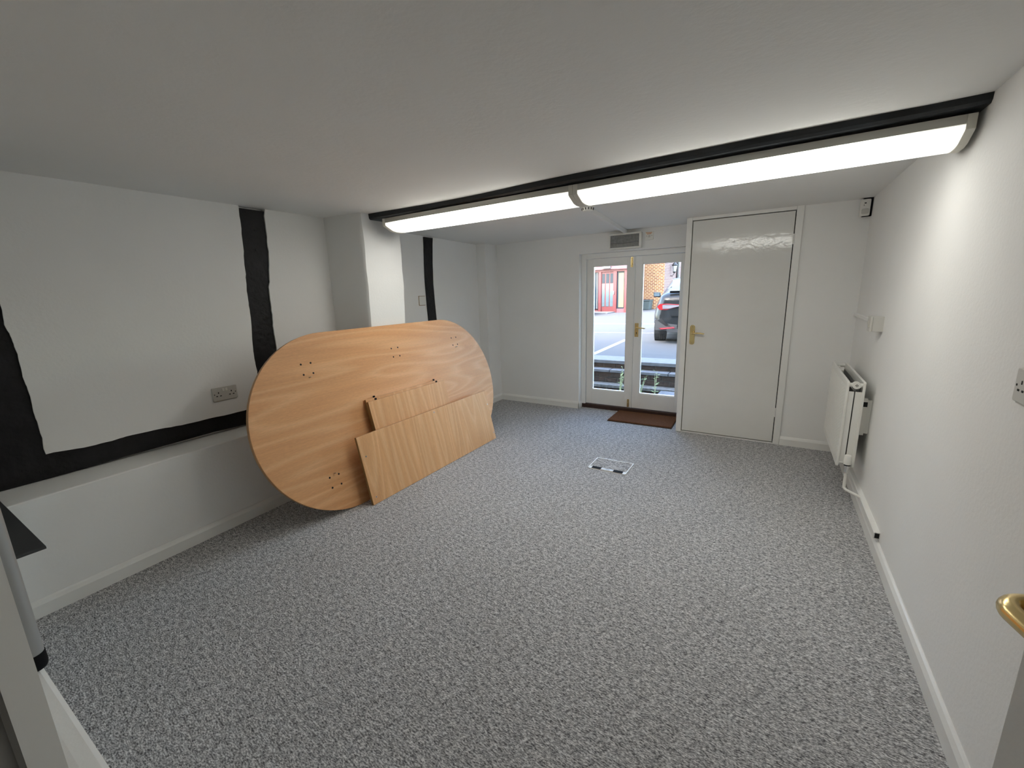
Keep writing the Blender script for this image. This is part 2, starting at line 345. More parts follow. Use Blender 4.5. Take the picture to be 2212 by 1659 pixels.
p = timber('timber_post', [(1.50, .672), (1.53, 1.3), (1.555, 1.975)], [(1.75, 1.975), (1.70, 1.45), (1.69, .672)], XL-.04, XT, 'tall black timber post rising behind the rounded end of the table top', 13)
for zz, yy in ((1.846, 1.658), (1.717, 1.646)):
    b = B(); tube(b, [(XT-.01, yy, zz), (XT+.004, yy, zz)], [.012, .009], 10); obj('peg', b, 'black', p)
b = B(); prism(b, [(.475, .553), (.77, .561), (1.2, .568), (1.4, .561), (2.2, .556), (2.2, .66), (1.4, .666), (.77, .680), (.475, .686)], YZ, XL-.04, XT-.0005)
o = obj('timber_rail', b, 'black', at=(XT, 1.0, .553)); tag(o, 'long black horizontal timber rail resting on the white ledge below the socket', 'timber beam', 'black timbers in the left wall')

# pier between the two bays (wavy plastered edges)
zs = [0, .4, .8, 1.171, 1.32, 1.472, 1.584, 1.719, 1.857, 1.917, 1.995]
xe = [-2.61, -2.61, -2.61, -2.608, -2.603, -2.598, -2.600, -2.598, -2.597, -2.600, -2.602]
ye = [2.59, 2.59, 2.592, 2.594, 2.598, 2.603, 2.602, 2.604, 2.601, 2.604, 2.606]
bm = B(); rings = []
for i in range(len(zs)-1):
    for k in range(3):
        f = k/3; z = zs[i]+(zs[i+1]-zs[i])*f; x = xe[i]+(xe[i+1]-xe[i])*f-.020+noise.noise(Vector((z*7, 1, 0)))*.003; y = ye[i]+(ye[i+1]-ye[i])*f+noise.noise(Vector((z*7, 5, 0)))*.003
        rings.append((x, y, z))
rings.append((xe[-1]-.020, ye[-1], 1.998))
R = []
for x, y, z in rings:
    y0 = 2.213+noise.noise(Vector((z*6, 9, 0)))*.003
    R.append([bm.verts.new(q) for q in ((-3.25, 2.16, z), (x-.012, y0-.002, z), (x+.006, y0+.012, z), (x+.010, (y0+y)/2, z), (x+.004, y-.012, z), (x-.012, y, z), (-3.25, y+.004, z))])
for i in range(len(R)-1):
    for k in range(7): bm.faces.new([R[i][k], R[i][(k+1) % 7], R[i+1][(k+1) % 7], R[i+1][k]])
bm.faces.new(R[0]); bm.faces.new(R[-1]); bmesh.ops.recalc_face_normals(bm, faces=bm.faces)
struct('wall_pier', bm, 'wall', smooth=True)

# far left bay
struct('wall_far_left', box(B(), -3.3, XF, 2.55, 4.75, -.05, 2.02), 'wall')
struct('wall_corner', box(B(), -3.25, -2.988, 4.335, 4.75, -.05, 2.02), 'wall', bevel=.004)
FL = [(3.404, .9), (3.404, 1.132), (3.397, 1.321), (3.394, 1.541), (3.400, 1.714), (3.415, 1.885), (3.416, 1.972)]
FR = [(3.553, 1.972), (3.539, 1.876), (3.523, 1.719), (3.513, 1.497), (3.518, 1.317), (3.527, 1.133), (3.53, .9), (3.53, .0)]
timber('timber_post', [(3.41, .0)]+FL, FR, XF+.0005, XF+.012, 'narrow black timber post beyond the white pier, in the far bay', 17)
b = B(); prism(b, [(y+(.012 if i else 0), z) for i, (y, z) in enumerate(FR)]+[(3.55, 0), (3.56, 1.0), (3.562, 1.972)], YZ, XF-.03, XF+.006); struct('trim_6', b, 'wall')

# back wall with the french door opening
OX0, OX1, OZ = -1.888, -.70, 1.782
bm = B(); prism(bm, [(-3.3, -.5), (OX0, -.5), (OX0, OZ), (OX1-.03, OZ), (OX1-.03, -.5), (.7, -.5), (.7, 2.02), (-3.3, 2.02)], XZ, YB, 4.84); struct('wall_back', bm, 'wall', bevel=.004)
# closet projecting at the right of the back wall
struct('wall_closet', box(B(), .153, .75, YC+.004, YC+.10, -.05, 2.02), 'wall')
struct('wall_closet_side', box(B(), -.708, -.672, YC+.03, YB+.02, -.05, 2.02), 'wall')
struct('wall_right', box(B(), XR, .75, -.2, 4.84, -.05, 2.02), 'wall')
# closet door frame
bm = B(); box(bm, -.712, -.664, YC-.012, YC+.06, 0, 1.992); struct('trim_1', bm, 'gloss', bevel=.003)
bm = B(); box(bm, .106, .156, YC-.012, YC+.06, 0, 1.992); struct('trim_2', bm, 'gloss', bevel=.003)
bm = B(); box(bm, -.664, .106, YC-.010, YC+.06, 1.962, 1.992); struct('trim_3', bm, 'gloss', bevel=.003)
bm = B(); box(bm, -.664, .106, YC-.006, YC+.06, 0, .010); struct('trim_4', bm, 'gloss')
struct('gap_dark_backing', box(B(), -.664, .106, YC+.05, YC+.06, .01, 1.962), 'hole')  # black sheet behind the leaf, paints the shade in the door gaps

def lever_handle(root, p, dx, dy, plate, dirx, n=(0, -1, 0), length=.105, name='handle'):
    """brass lever on a backplate: p is the spindle point on the door face, n the outward normal, dirx the lever direction"""
    p = Vector(p); n = Vector(n); d = Vector(dirx); zv = Vector((0, 0, 1))
    w, h0, h1 = plate
    poly = rrect(-w/2, w/2, -h0, h1, w*.42 if dx else .004, 4)
    bm = B(); prism(bm, poly, lambda u, v, t: tuple(p+d*u+zv*v+n*t), 0, .006); hp = obj('handle_plate', bm, 'brass', root, bevel=.0015)
    for zz in (-h0+.012, h1-.012):
        b = B(); c = p+zv*zz+n*.006; tube(b, [c, c+n*.0015], .0035, 8); obj('screw', b, 'steel', hp)
    bm = B(); pts = [p+n*.004, p+n*.030, p+n*.043+d*.006, p+n*.048+d*.020, p+n*.047+d*.05+zv*.002, p+n*.046+d*.08, p+n*.043+d*(length-.006)-zv*.004, p+n*.040+d*length-zv*.001]
    tube(bm, pts, [.010, .009, .0095, .0085, .0075, .0075, .0065, .004], 12); obj('lever', bm, 'brass', root, smooth=True)
    return hp
# closet door
d3 = structE('door_3', (-.661, YC, 0))
obj('leaf', box(B(), -.658, .1000, YC-.004, YC+.036, .017, 1.956), 'doorp', d3, bevel=.002)
lever_handle(d3, (-.612, YC-.004, .970), 1, 0, (.043, .108, .072), (1, 0, 0))
for zz in (1.74, .29):
    b = B(); tube(b, [(.1045, YC-.010, zz-.04), (.1045, YC-.010, zz+.04)], .006, 10); h = obj('hinge', b, 'gloss', d3)
    b = B(); box(b, .096, .1035, YC-.006, YC-.003, zz-.038, zz+.038); obj('hinge_leaf', b, 'gloss', h)
b = B()
for k in range(5): box(b, .1015, .1045, YC-.0062, YC-.0035, .262+k*.014, .268+k*.014)
obj('chipped_paint', b, 'hole', d3)

# french doors
YD = 4.69
struct('door_sill', box(B(), -1.888, -.70, 4.670, 4.84, -.5, .048), 'sill', bevel=.006)
bm = B(); box(bm, -1.888, -1.838, 4.663, 4.79, .048, OZ); struct('trim_7', bm, 'gloss', bevel=.003)
bm = B(); box(bm, -.734, -.70, 4.663, 4.79, .048, OZ); struct('trim_8', bm, 'gloss', bevel=.003)
bm = B(); box(bm, -1.838, -.734, 4.663, 4.79, 1.729, OZ); struct('trim_9', bm, 'gloss', bevel=.003)
def leaf(name, x0, x1, gx0, gx1, gz0, gz1):
    e = structE(name, (x0, YD, .05)); z0, z1 = .053, 1.726; y0, y1 = YD, YD+.044
    obj('stile', box(B(), x0, gx0, y0, y1, z0, z1), 'gloss', e, bevel=.002); obj('stile', box(B(), gx1, x1, y0, y1, z0, z1), 'gloss', e, bevel=.002)
    obj('rail', box(B(), gx0, gx1, y0, y1, z0, gz0), 'gloss', e, bevel=.001); obj('rail', box(B(), gx0, gx1, y0, y1, gz1, z1), 'gloss', e, bevel=.001)
    for a in ((gx0, gx0+.010, gz0, gz1), (gx1-.010, gx1, gz0, gz1), (gx0+.010, gx1-.010, gz0, gz0+.010), (gx0+.010, gx1-.010, gz1-.010, gz1)):
        obj('glazing_bead', box(B(), a[0], a[1], y0+.008, y1-.006, a[2], a[3]), 'gloss', e)
    obj('pane', box(B(), gx0+.005, gx1-.005, YD+.021, YD+.025, gz0+.005, gz1-.005), 'glass', e)
    return e
dl = leaf('door_1', -1.834, -1.288, -1.765, -1.369, .224, 1.652)
dr = leaf('door_2', -1.285, -.737, -1.211, -.816, .222, 1.650)
b = B(); box(b, -1.300, -1.286, YD-.008, YD, .053, 1.726); obj('meeting_bead', b, 'gloss', dl, bevel=.002)
for z0, z1 in ((1.615, 1.722), (.056, .150)):
    b = B(); prism(b, rrect(-1.337, -1.313, z0, z1, .009), XZ, YD-.003, YD); q = obj('bolt_plate', b, 'brass', dl)
    b = B(); tube(b, [(-1.325, YD-.010, z0+.004), (-1.325, YD-.010, z1-.004)], .0065, 10); obj('bolt_rod', b, 'brass', q, smooth=True)
    zc = z0+.035 if z0 > 1 else z1-.035
    b = B(); tube(b, [(-1.325, YD-.008, zc), (-1.325, YD-.022, zc), (-1.325, YD-.028, zc)], [.005, .007, .004], 10); obj('bolt_knob', b, 'brass', q, smooth=True)
hp = lever_handle(dr, (-1.252, YD, .968), 0, 0, (.040, .100, .050), (1, 0, 0), length=.10)
b = B(); tube(b, [(-1.252, YD-.0075, .915), (-1.252, YD-.006, .915)], .005, 10); box(b, -1.2545, -1.2495, YD-.0075, YD-.006, .900, .915); obj('keyhole', b, 'hole', hp)

# skirting boards: board with a chamfered top
def skirt(name, p0, p1, n, h=.082, t=.017):
    (x0, y0), (x1, y1) = p0, p1; nx_, ny_ = n; bm = B()
    prof = [(0, 0), (t, 0), (t, h*.72), (t*.55, h*.92), (t*.2, h), (0, h)]
    prism(bm, prof, lambda u, v, k: (x0+(x1-x0)*k+nx_*u, y0+(y1-y0)*k+ny_*u, v), 0, 1)
    return struct(name, bm, 'gloss')
skirt('baseboard_left', (lowx(.0), .0), (lowx(2.2), 2.2), (1, 0))
skirt('baseboard_corner', (-2.988, 4.318), (-2.988, YB), (1, 0)); skirt('baseboard_corner_end', (XF, 4.335), (-2.971, 4.335), (0, -1))
skirt('baseboard_far_left', (XF, 2.6), (XF, 4.335), (1, 0))
skirt('baseboard_back', (-2.988, YB), (-1.880, YB), (0, -1)); skirt('baseboard_reveal', (OX0, YB-.017), (OX0, 4.663), (1, 0), t=.012)
skirt('baseboard_closet', (.156, YC+.004), (XR, YC+.004), (0, -1), h=.078)
skirt('baseboard_right', (XR, .1), (XR, YC), (-1, 0), h=.082)

# doorway wall beside the camera, with the hall behind
struct('wall_front', box(B(), -3.3, -.60, -.12, -.005, -.05, 2.02), 'wall')
struct('wall_front_right', box(B(), .475, .60, -.12, .0, -.05, 2.02), 'wall')
struct('wall_front_head', box(B(), -.60, .475, -.12, .0, 1.97, 2.02), 'wall')
bm = B(); prism(bm, [(-.60, .018), (-.556, .018), (-.552, .022), (-.568, .0457), (-.60, .047)], XY, 0, 1.985); struct('trim_10', bm, 'gloss')  # post face slanted to catch more light from the strip fittings
bm = B(); box(bm, -.60, -.562, -.12, .022, 0, 1.985); struct('trim_11', bm, 'wall')
bm = B(); box(bm, .455, .60, -.12, .02, 0, 1.985); struct('trim_12', bm, 'gloss', bevel=.003)
bm = B(); prism(bm, [(-.005, -.05), (.1245, -.05), (.1245, .540), (.116, .548), (.094, .552), (-.005, .552)], YZ, lowx(.1), -.60); struct('wall_front_low', bm, 'wall')
skirt('baseboard_front', (lowx(.1), .1245), (-.60, .1245), (0, 1))
bm = B(); box(bm, -2.2, 2.2, -2.2, -2.1, -.05, 2.02); box(bm, -2.3, -2.2, -2.2, -.12, -.05, 2.02); box(bm, 2.1, 2.2, -2.1, -.0, -.05, 2.02); box(bm, .6, 2.2, -.12, 0, -.05, 2.02)
struct('wall_hall', bm, 'wall')

# open entrance door at the right of the camera
H = Vector((.455, -.02)); Fe = Vector((.2985, .690)); dv = (Fe-H).normalized(); L = (Fe-H).length; ang = math.atan2(dv.y, dv.x)
d4 = structE('door_4', (H.x, H.y, 0), (0, 0, ang))
obj('leaf', box(B(), 0, L, -.040, 0, .008, 1.95), 'doorp', d4, local=True, bevel=.002)
# local frame: x along the leaf from the hinge, +y is the room side (towards -X in the room)
bm = B(); prism(bm, rrect(L-.075, L-.033, .865, 1.085, .018), XZ, 0, .006); hp = obj('handle_plate', bm, 'brass', d4, local=True, bevel=.0015)
b = B(); tube(b, [(L-.047, .006, .925), (L-.047, .009, .925)], .006, 10); obj('keyhole', b, 'hole', hp, local=True)
bm = B(); xs = L-.046; zh = 1.030
lp = [(xs, .004, zh), (xs, .020, zh), (xs, .040, zh)]+[(xs-.024+.024*math.cos(a*PI/16), .040+.024*math.sin(a*PI/16), zh) for a in range(1, 9)]+[(xs-.05, .0635, zh-.001), (xs-.085, .061, zh-.002), (xs-.11, .054, zh-.002)]
tube(bm, lp, [.0115, .0105, .0105]+[.0105]*8+[.0098, .009, .006], 20)
obj('lever', bm, 'brass', d4, local=True, smooth=True)
b = B(); box(b, L-.0005, L+.001, -.030, -.012, .95, 1.07); obj('latch_plate', b, 'brass', d4, local=True)

# ------------------------------------------------------------------ ceiling beam
bm = B(); st = [(-2.63, 2.290), (-2.05, 2.298), (-1.62, 2.286), (-.947, 2.226), (-.096, 2.192), (.405, 2.186), (.585, 2.173)]
R = []
for i in range(len(st)-1):
    for k in range(8):
        f = k/8; R.append((st[i][0]+(st[i+1][0]-st[i][0])*f, st[i][1]+(st[i+1][1]-st[i][1])*f))
R.append(st[-1]); rr = []
for x, y in R:
    zb = 1.947+(x+2.6)*.003+noise.noise(Vector((x*3, 2, 0)))*.002; j = noise.noise(Vector((x*5, 0, 0)))*.004+noise.noise(Vector((x*22, 0, 7)))*.0015
    j2 = noise.noise(Vector((x*7, 4, 0)))*.003
    rr.append([bm.verts.new(q) for q in ((x, y+j, 2.0), (x, y+j2+.004, zb+.010), (x, y+j2+.014, zb), (x, y+.24, zb+.002), (x, y+.255, 2.0))])
for i in range(len(rr)-1):
    for k in range(5): bm.faces.new([rr[i][k], rr[i][(k+1) % 5], rr[i+1][(k+1) % 5], rr[i+1][k]])
bm.faces.new(rr[0]); bm.faces.new(rr[-1]); bmesh.ops.recalc_face_normals(bm, faces=bm.faces)
o = obj('ceiling_beam', bm, 'beamb', at=(-1.0, 2.35, 1.947)); tag(o, 'black painted timber beam across the ceiling above the strip lights', 'ceiling beam')

# ------------------------------------------------------------------ two linear light fittings end to end under the beam
FA = math.atan2(2.224-2.318, .555+2.5)
def fitting(x0, length, label):
    y0 = 2.318-.0308*(x0+2.5)
    t = thing('strip_light', (x0, y0, 1.945), label, 'ceiling light', (0, 0, FA), 'strip lights under the black beam')
    # profile in (y, z) local, z down from 0
    hp = [(.0, 0), (0, -.030), (.004, -.032), (.256, -.032), (.26, -.030), (.26, 0)]
    obj('housing', prism(B(), hp, YZ, .006, length-.006), 'housing', t, local=True)
    dp = [(.001, -.0325), (.001, -.048), (.010, -.054), (.066, -.0805)]+[(.066+.018*k, -.0805-.0055*math.sin(k/3*PI/2)) for k in (1, 2, 3)]+[(.26-.066-.018*k, -.0805-.0055*math.sin(k/3*PI/2)) for k in (3, 2, 1)]+[(.194, -.0805), (.250, -.054), (.259, -.048), (.259, -.0325)]
    obj('diffuser', prism(B(), dp, YZ, .026, length-.026), 'tube', t, local=True)
    cp = [(-.003, .0), (-.003, -.050), (.009, -.057), (.066, -.084), (.10, -.0895), (.16, -.0895), (.194, -.084), (.251, -.057), (.263, -.050), (.263, .0)]
    for a, b2 in ((0, .026), (length-.026, length)): obj('end_cap', prism(B(), cp, YZ, a, b2), 'endcap', t, local=True, bevel=.002)
    return t
fitting(-2.5, 1.527, 'left of the two lit strip lights, its end meeting the white pier')
fitting(-2.5+1.5275*math.cos(FA), 1.527, 'right of the two lit strip lights, its end close to the right wall')

# smoke detector, cable cover, emergency light, spur, sensor
t = thing('smoke_detector', (-1.2, 3.07, ZC), 'round white smoke detector on the ceiling behind the strip lights', 'smoke detector')
b = B(); tube(b, [(-1.2, 3.07, ZC+.005), (-1.2, 3.07, ZC-.012), (-1.2, 3.07, ZC-.016)], [.052, .052, .048], 24); obj('base', b, 'plastic', t, smooth=True)
b = B(); tube(b, [(-1.2, 3.07, ZC-.016), (-1.2, 3.07, ZC-.024), (-1.2, 3.07, ZC-.040), (-1.2, 3.07, ZC-.046)], [.040, .042, .036, .020], 24); obj('cover', b, 'plastic', t, smooth=True)
for k in range(12):
    a = 2*PI*k/12; c, s = math.cos(a), math.sin(a)
    b = B(); tube(b, [(-1.2+.0425*c, 3.07+.0425*s, ZC-.020), (-1.2+.040*c, 3.07+.040*s, ZC-.034)], .004, 6); obj('vent_slot', b, 'printg', t)
b = B(); a0, a1 = Vector((-1.215, 3.12)), Vector((-1.366, 4.588)); nn = Vector((-(a1-a0).y, (a1-a0).x)).normalized()*.0125
prism(b, [tuple(a0-nn), tuple(a0+nn), tuple(a1+nn), tuple(a1-nn)], XY, ZC-.036, ZC+.003)
o = obj('ceiling_trunking', b, 'ceil', at=(-1.29, 3.85, ZC-.03), bevel=.003); tag(o, 'white cable trunking along the ceiling between smoke detector and emergency light', 'cable trunking')
t = thing('emergency_light', (-1.36, YB, 1.80), 'rectangular white emergency light with smoky lens above the glazed doors', 'emergency light')
ex0, ex1, ez0, ez1, ey = -1.527, -1.193, 1.797, 1.956, YB-.062
b = B(); prism(b, rrect(ex0, ex1, ez0, ez1, .012), XZ, ey+.02, YB+.002); obj('body', b, 'plastic', t)
for a in ((ex0, ex1, ez1-.018, ez1), (ex0, ex1, ez0, ez0+.018), (ex0, ex0+.012, ez0+.018, ez1-.018), (ex1-.022, ex1, ez0+.018, ez1-.018)):
    obj('frame', box(B(), a[0], a[1], ey, ey+.021, a[2], a[3]), 'plastic', t, bevel=.004)
obj('lens', box(B(), ex0+.012, ex1-.022, ey+.008, ey+.021, ez0+.018, ez1-.018), 'lens', t)
b = B(); tube(b, [(ex0+.014+(ex1-ex0-.038)*k/10, ey+.006, 1.862-.010*math.sin(PI*k/10)+.006*k/10) for k in range(11)], .0035, 8); obj('lamp_tube', b, 'whitebox', t, smooth=True)
t = thing('fused_spur', (-1.127, YB, 1.876), 'small square white spur plate with orange label beside the emergency light', 'switch')
b = B(); prism(b, rrect(-1.168, -1.084, 1.872, 1.952, .006), XZ, YB-.010, YB+.001); obj('plate', b, 'plastic', t, bevel=.002)
obj('label_strip', box(B(), -1.160, -1.098, YB-.0106, YB-.0098, 1.937, 1.943), 'labelo', t); obj('label_strip', box(B(), -1.150, -1.106, YB-.0106, YB-.0098, 1.926, 1.932), 'labelo', t)
obj('fuse_holder', box(B(), -1.136, -1.116, YB-.013, YB-.009, 1.895, 1.918), 'greyplastic', t, bevel=.001)
for x in (-1.150, -1.100):
    b = B(); tube(b, [(x, YB-.0112, 1.910), (x, YB-.009, 1.910)], .003, 8); obj('screw', b, 'printg', t)
t = thing('motion_sensor', (.53, 4.20, 1.855), 'small white motion sensor high in the right corner', 'motion sensor', (0, 0, 0))
b = B(); prism(b, rrect(.498, .556, 1.862, 1.978, .008), XZ, 4.176, 4.222); obj('housing', b, 'plastic', t, bevel=.004)
b = B(); prism(b, rrect(.506, .548, 1.875, 1.912, .008), XZ, 4.170, 4.177); obj('lens', b, 'greyplastic', t, bevel=.003)
b = B(); box(b, .518, .530, 4.1745, 4.1765, 1.947, 1.954); box(b, .516, .519, 4.1745, 4.1765, 1.932, 1.941); obj('emblem', b, 'dark', t)
b = B(); box(b, .515, .569, 4.19, 4.232, 1.86, 1.99); obj('shadow_gap', b, 'dark', t)  # black box standing in for the shadow gap around the sensor
# switch/spur box on the right wall with trunking
t = thing('wall_switch_box', (XR, 3.30, 1.09), 'white surface switch box high on the right wall above the radiator', 'switch')
obj('back_box', box(B(), .520, XR+.001, 3.255, 3.343, 1.094, 1.182), 'greyplastic', t, bevel=.003)
obj('face_plate', box(B(), .508, .520, 3.254, 3.344, 1.093, 1.183), 'greyplastic', t, bevel=.003)
obj('rocker', box(B(), .504, .509, 3.288, 3.310, 1.120, 1.156), 'greyplastic', t, bevel=.002)
o = obj('wall_trunking', box(B(), .553, XR+.001, 3.343, YC+.006, 1.127, 1.153), 'wall', at=(XR, 3.8, 1.127), bevel=.002); tag(o, 'short white trunking running from the switch box to the corner', 'cable trunking')

# ------------------------------------------------------------------ sockets
def socket(loc, normal_x, gang, label, name='power_socket', plate='greyplastic'):
    """UK socket on a wall of constant x; loc is the plate centre; normal_x = +1 or -1"""
    x, y, z = loc; s = normal_x; hw = .073 if gang == 2 else .043; hh = .043
    t = thing(name, (x, y, z-hh), label, 'power socket')
    mp_ = lambda u, v, k: (x+s*k, y+u, z+v)
    b = B(); prism(b, rrect(-hw, hw, -hh, hh, .005), mp_, 0, .009); obj('plate', b, plate, t, bevel=.002)
    b = B(); prism(b, rrect(-hw+.004, hw-.004, -hh-.006, hh-.004, .005), mp_, -.001, .003); obj('back_rim', b, plate, t)
    cs = (-.038, .038) if gang == 2 else (0,)
    for c in cs:
        for u, v, a, e in ((0, .011, .0028, .005), (-.011, -.010, .005, .0028), (.011, -.010, .005, .0028)):
            b = B(); prism(b, rrect(c+u-a, c+u+a, v-e-.002, v+e-.002, .0015, 2), mp_, .008, .0096); obj('pin_hole', b, 'hole', t)
    for c in ((-.062, .062) if gang == 2 else (-.03, .03)):
        b = B(); prism(b, arc((c, 0), .0032, 0, 2*PI*.9, 8), mp_, .008, .0096); obj('screw', b, 'hole', t)
    for c in ((-.009, .009) if gang == 2 else (.028,)):
        b = B(); prism(b, rrect(c-.007, c+.007, .016, .034, .002, 2), mp_, .008, .0135); obj('rocker', b, 'plastic', t, bevel=.0015)
    return t
socket((XL, 1.296, .806), 1, 2, 'double socket on the left wall above the black rail')
socket((XR, 1.527, 1.113), -1, 2, 'socket cut by the right edge of the photo')
t = thing('light_switch', (XF, 3.331, 1.29), 'blank square white plate on the wall beside the narrow black post', 'switch')
b = B(); prism(b, rrect(3.289, 3.376, 1.289, 1.379, .006), YZ, XF, XF+.008); obj('plate', b, 'plastic', t, bevel=.002)
b = B(); prism(b, rrect(3.285, 3.38, 1.284, 1.383, .006), YZ, XF-.001, XF+.003); obj('back_rim', b, 'boardedge', t)

# ------------------------------------------------------------------ radiator
RY0, RY1, RZ0, RZ1 = 3.165, 3.955, .258, .802
t = thing('radiator', (.48, (RY0+RY1)/2, RZ0), 'white double panel radiator on the right wall', 'radiator')
def rpanel(x0, x1, name, ridges):
    bm = B(); prism(bm, rrect(RY0, RY1, RZ0, RZ1, .012), YZ, x0, x1); q = obj(name, bm, 'radiator', t, bevel=.003)
    if ridges:
        for k in range(23):
            y = RY0+.045+k*.0315; b = B(); box(b, x0-.0018, x0+.001, y, y+.014, RZ0+.035, RZ1-.035); obj('ridge', b, 'radiator', q, bevel=.0012)
    return q
rpanel(.428, .442, 'front_panel', True); rpanel(.505, .519, 'back_panel', False)
for zz in (RZ1-.022, RZ0+.026):
    for yy in (RY0+.016, RY1-.016):
        b = B(); tube(b, [(.440, yy, zz), (.507, yy, zz)], .0125, 12); obj('cross_tube', b, 'radiator', t, smooth=True)
b = B(); tube(b, [(.475, RY0-.004, RZ1-.022), (.475, RY0+.030, RZ1-.022)], .021, 16); q = obj('end_boss', b, 'radiator', t, smooth=True)
b = B(); tube(b, [(.475, RY0-.006, RZ1-.022), (.475, RY0, RZ1-.022)], .008, 4); obj('vent_screw', b, 'hole', q)
b = B(); tube(b, [(.475, RY0-.007, RZ1-.022), (.475, RY0, RZ1-.022)], .004, 4); obj('vent_pin', b, 'plastic', q)
obj('side_plate', box(B(), .4415, .468, RY0+.006, RY0+.010, RZ0+.02, RZ1-.062), 'radiator', t); obj('side_plate', box(B(), .474, .5055, RY0+.006, RY0+.010, RZ0+.02, RZ1-.062), 'radiator', t)
obj('side_plate', box(B(), .4415, .5055, RY1-.010, RY1-.006, RZ0+.02, RZ1-.062), 'radiator', t)
for k in range(20):
    y = RY0+.06+k*.035; b = B(); box(b, .443, .447, y, y+.022, RZ0+.02, RZ1-.045); box(b, .500, .504, y, y+.022, RZ0+.02, RZ1-.045); obj('convector_fin', b, 'radin', t)
obj('inner_web', box(B(), .466, .482, RY0+.03, RY1-.03, RZ0+.03, RZ1-.06), 'radin', t)
obj('top_clip', box(B(), .443, .468, RY1-.11, RY1-.075, RZ1-.035, RZ1-.018), 'radiator', t)
for yy in (RY0+.06, RY1-.1):
    b = B(); box(b, .519, .548, yy, yy+.028, .46, .69); box(b, .519, XR+.001, yy+.010, yy+.018, .47, .68); q = obj('wall_bracket', b, 'radiator', t)
    for zz in (.64,): b = B(); box(b, .528, .548, yy-.001, yy+.002, zz, zz+.03); obj('slot', b, 'hole', q)
q = thing('radiator_valve', (.478, 3.13, .23), 'white thermostatic valve with its pipe at the near end of the radiator', 'valve')
b = B(); tube(b, [(.478, 3.130, .292), (.478, 3.130, .310), (.478, 3.130, .314), (.478, 3.130, .344), (.478, 3.130, .350)], [.019, .021, .020, .0185, .015], 20); obj('head', b, 'plastic', q, smooth=True)
b = B(); tube(b, [(.478, 3.130, .284), (.478, 3.130, .293)], .0165, 16); obj('collar', b, 'dark', q)
b = B(); tube(b, [(.478, 3.130, .236), (.478, 3.130, .246), (.478, 3.130, .262), (.478, 3.130, .285)], [.013, .011, .013, .016], 12); obj('body', b, 'chrome', q, smooth=True)
b = B(); tube(b, [(.478, 3.125, .270), (.478, 3.1645, .275)], .010, 12); obj('tail', b, 'chrome', q)
b = B(); tube(b, [(.478, 3.130, .240), (.478, 3.128, .15), (.478, 3.126, .140), (.486, 3.118, .131), (.500, 3.105, .128), (.553, 3.045, .124), (.568, 3.03, .123)], .0085, 12); obj('pipe', b, 'radiator', q, smooth=True)
o = obj('floor_trunking', prism(B(), [(.545, .098), (XR+.001, .098), (XR+.001, .132), (.549, .132), (.545, .128)], XZ, 2.605, YC-.002), 'gloss', at=(.56, 3.4, .098)); tag(o, 'white trunking above the skirting with an open dark end', 'cable trunking')
obj('open_end', box(B(), .549, .567, 2.6035, 2.606, .102, .128), 'hole', o)

# ------------------------------------------------------------------ dismantled table top leaning on the left wall
K = .25; TH = math.atan(K); tx = .025
t = thing('dismantled_table', (-2.291, 2.345, 0), 'large rounded beech table top leaning on the left wall, underside outwards', 'table top', (0, -TH, 0))
# local: y along, z up the board, x = outward normal (front face at x=0)
Lh = 1.197
prof = arc((Lh-.6, .6), .6, -PI/2, PI/2, 40)+arc((-Lh+.6, .6), .6, PI/2, 1.5*PI, 40)
b = B(); prism(b, prof, YZ, -tx, 0); tt = obj('top_panel', b, 'tableface', t, local=True)
# edge banding: thin ring around the panel
b = B(); o1 = [(u*1.0, v) for u, v in prof]; n = len(prof); V = []
for u, v in prof:
    cy = max(-Lh+.6, min(Lh-.6, u)); d = Vector((u-cy, v-.6)).normalized()*.0015
    V.append([b.verts.new((xx, u+d.x*s, v+d.y*s)) for xx, s in ((-.0012, 1), (-tx+.001, 1), (-tx+.001, 0), (-.0012, 0))])
for i in range(n):
    for k in range(4): b.faces.new([V[i][k], V[i][(k+1) % 4], V[(i+1) % n][(k+1) % 4], V[(i+1) % n][k]])
bmesh.ops.recalc_face_normals(b, faces=b.faces); obj('edge_band', b, 'tableedge', t, local=True)
def holes(parent, pts, x, r=.0066, mat='hole', name='screw_hole'):
    for yy, zz in pts:
        b = B(); tube(b, [(x-.004, yy, zz), (x+.0006, yy, zz)], r, 10); obj(name, b, mat, parent, local=True)
c = 2.345
hl = []
for y0, z0 in ((1.594, .975), (2.358, .981), (3.100, .986), (1.572, .224)):
    for dy in (-.034, .034):
        for dz in (-.034, .034): hl.append((y0+dy-c, z0+dz))
holes(t, hl, 0)
for y0, z0 in ((1.592, .918), (3.096, .931), (1.576, .274)):
    b = B(); tube(b, [(0, y0-c, z0), (.010, y0-c, z0), (.028, y0-c, z0+.002)], [.004, .0032, .002], 8); obj('loose_screw', b, 'steel', t, local=True)

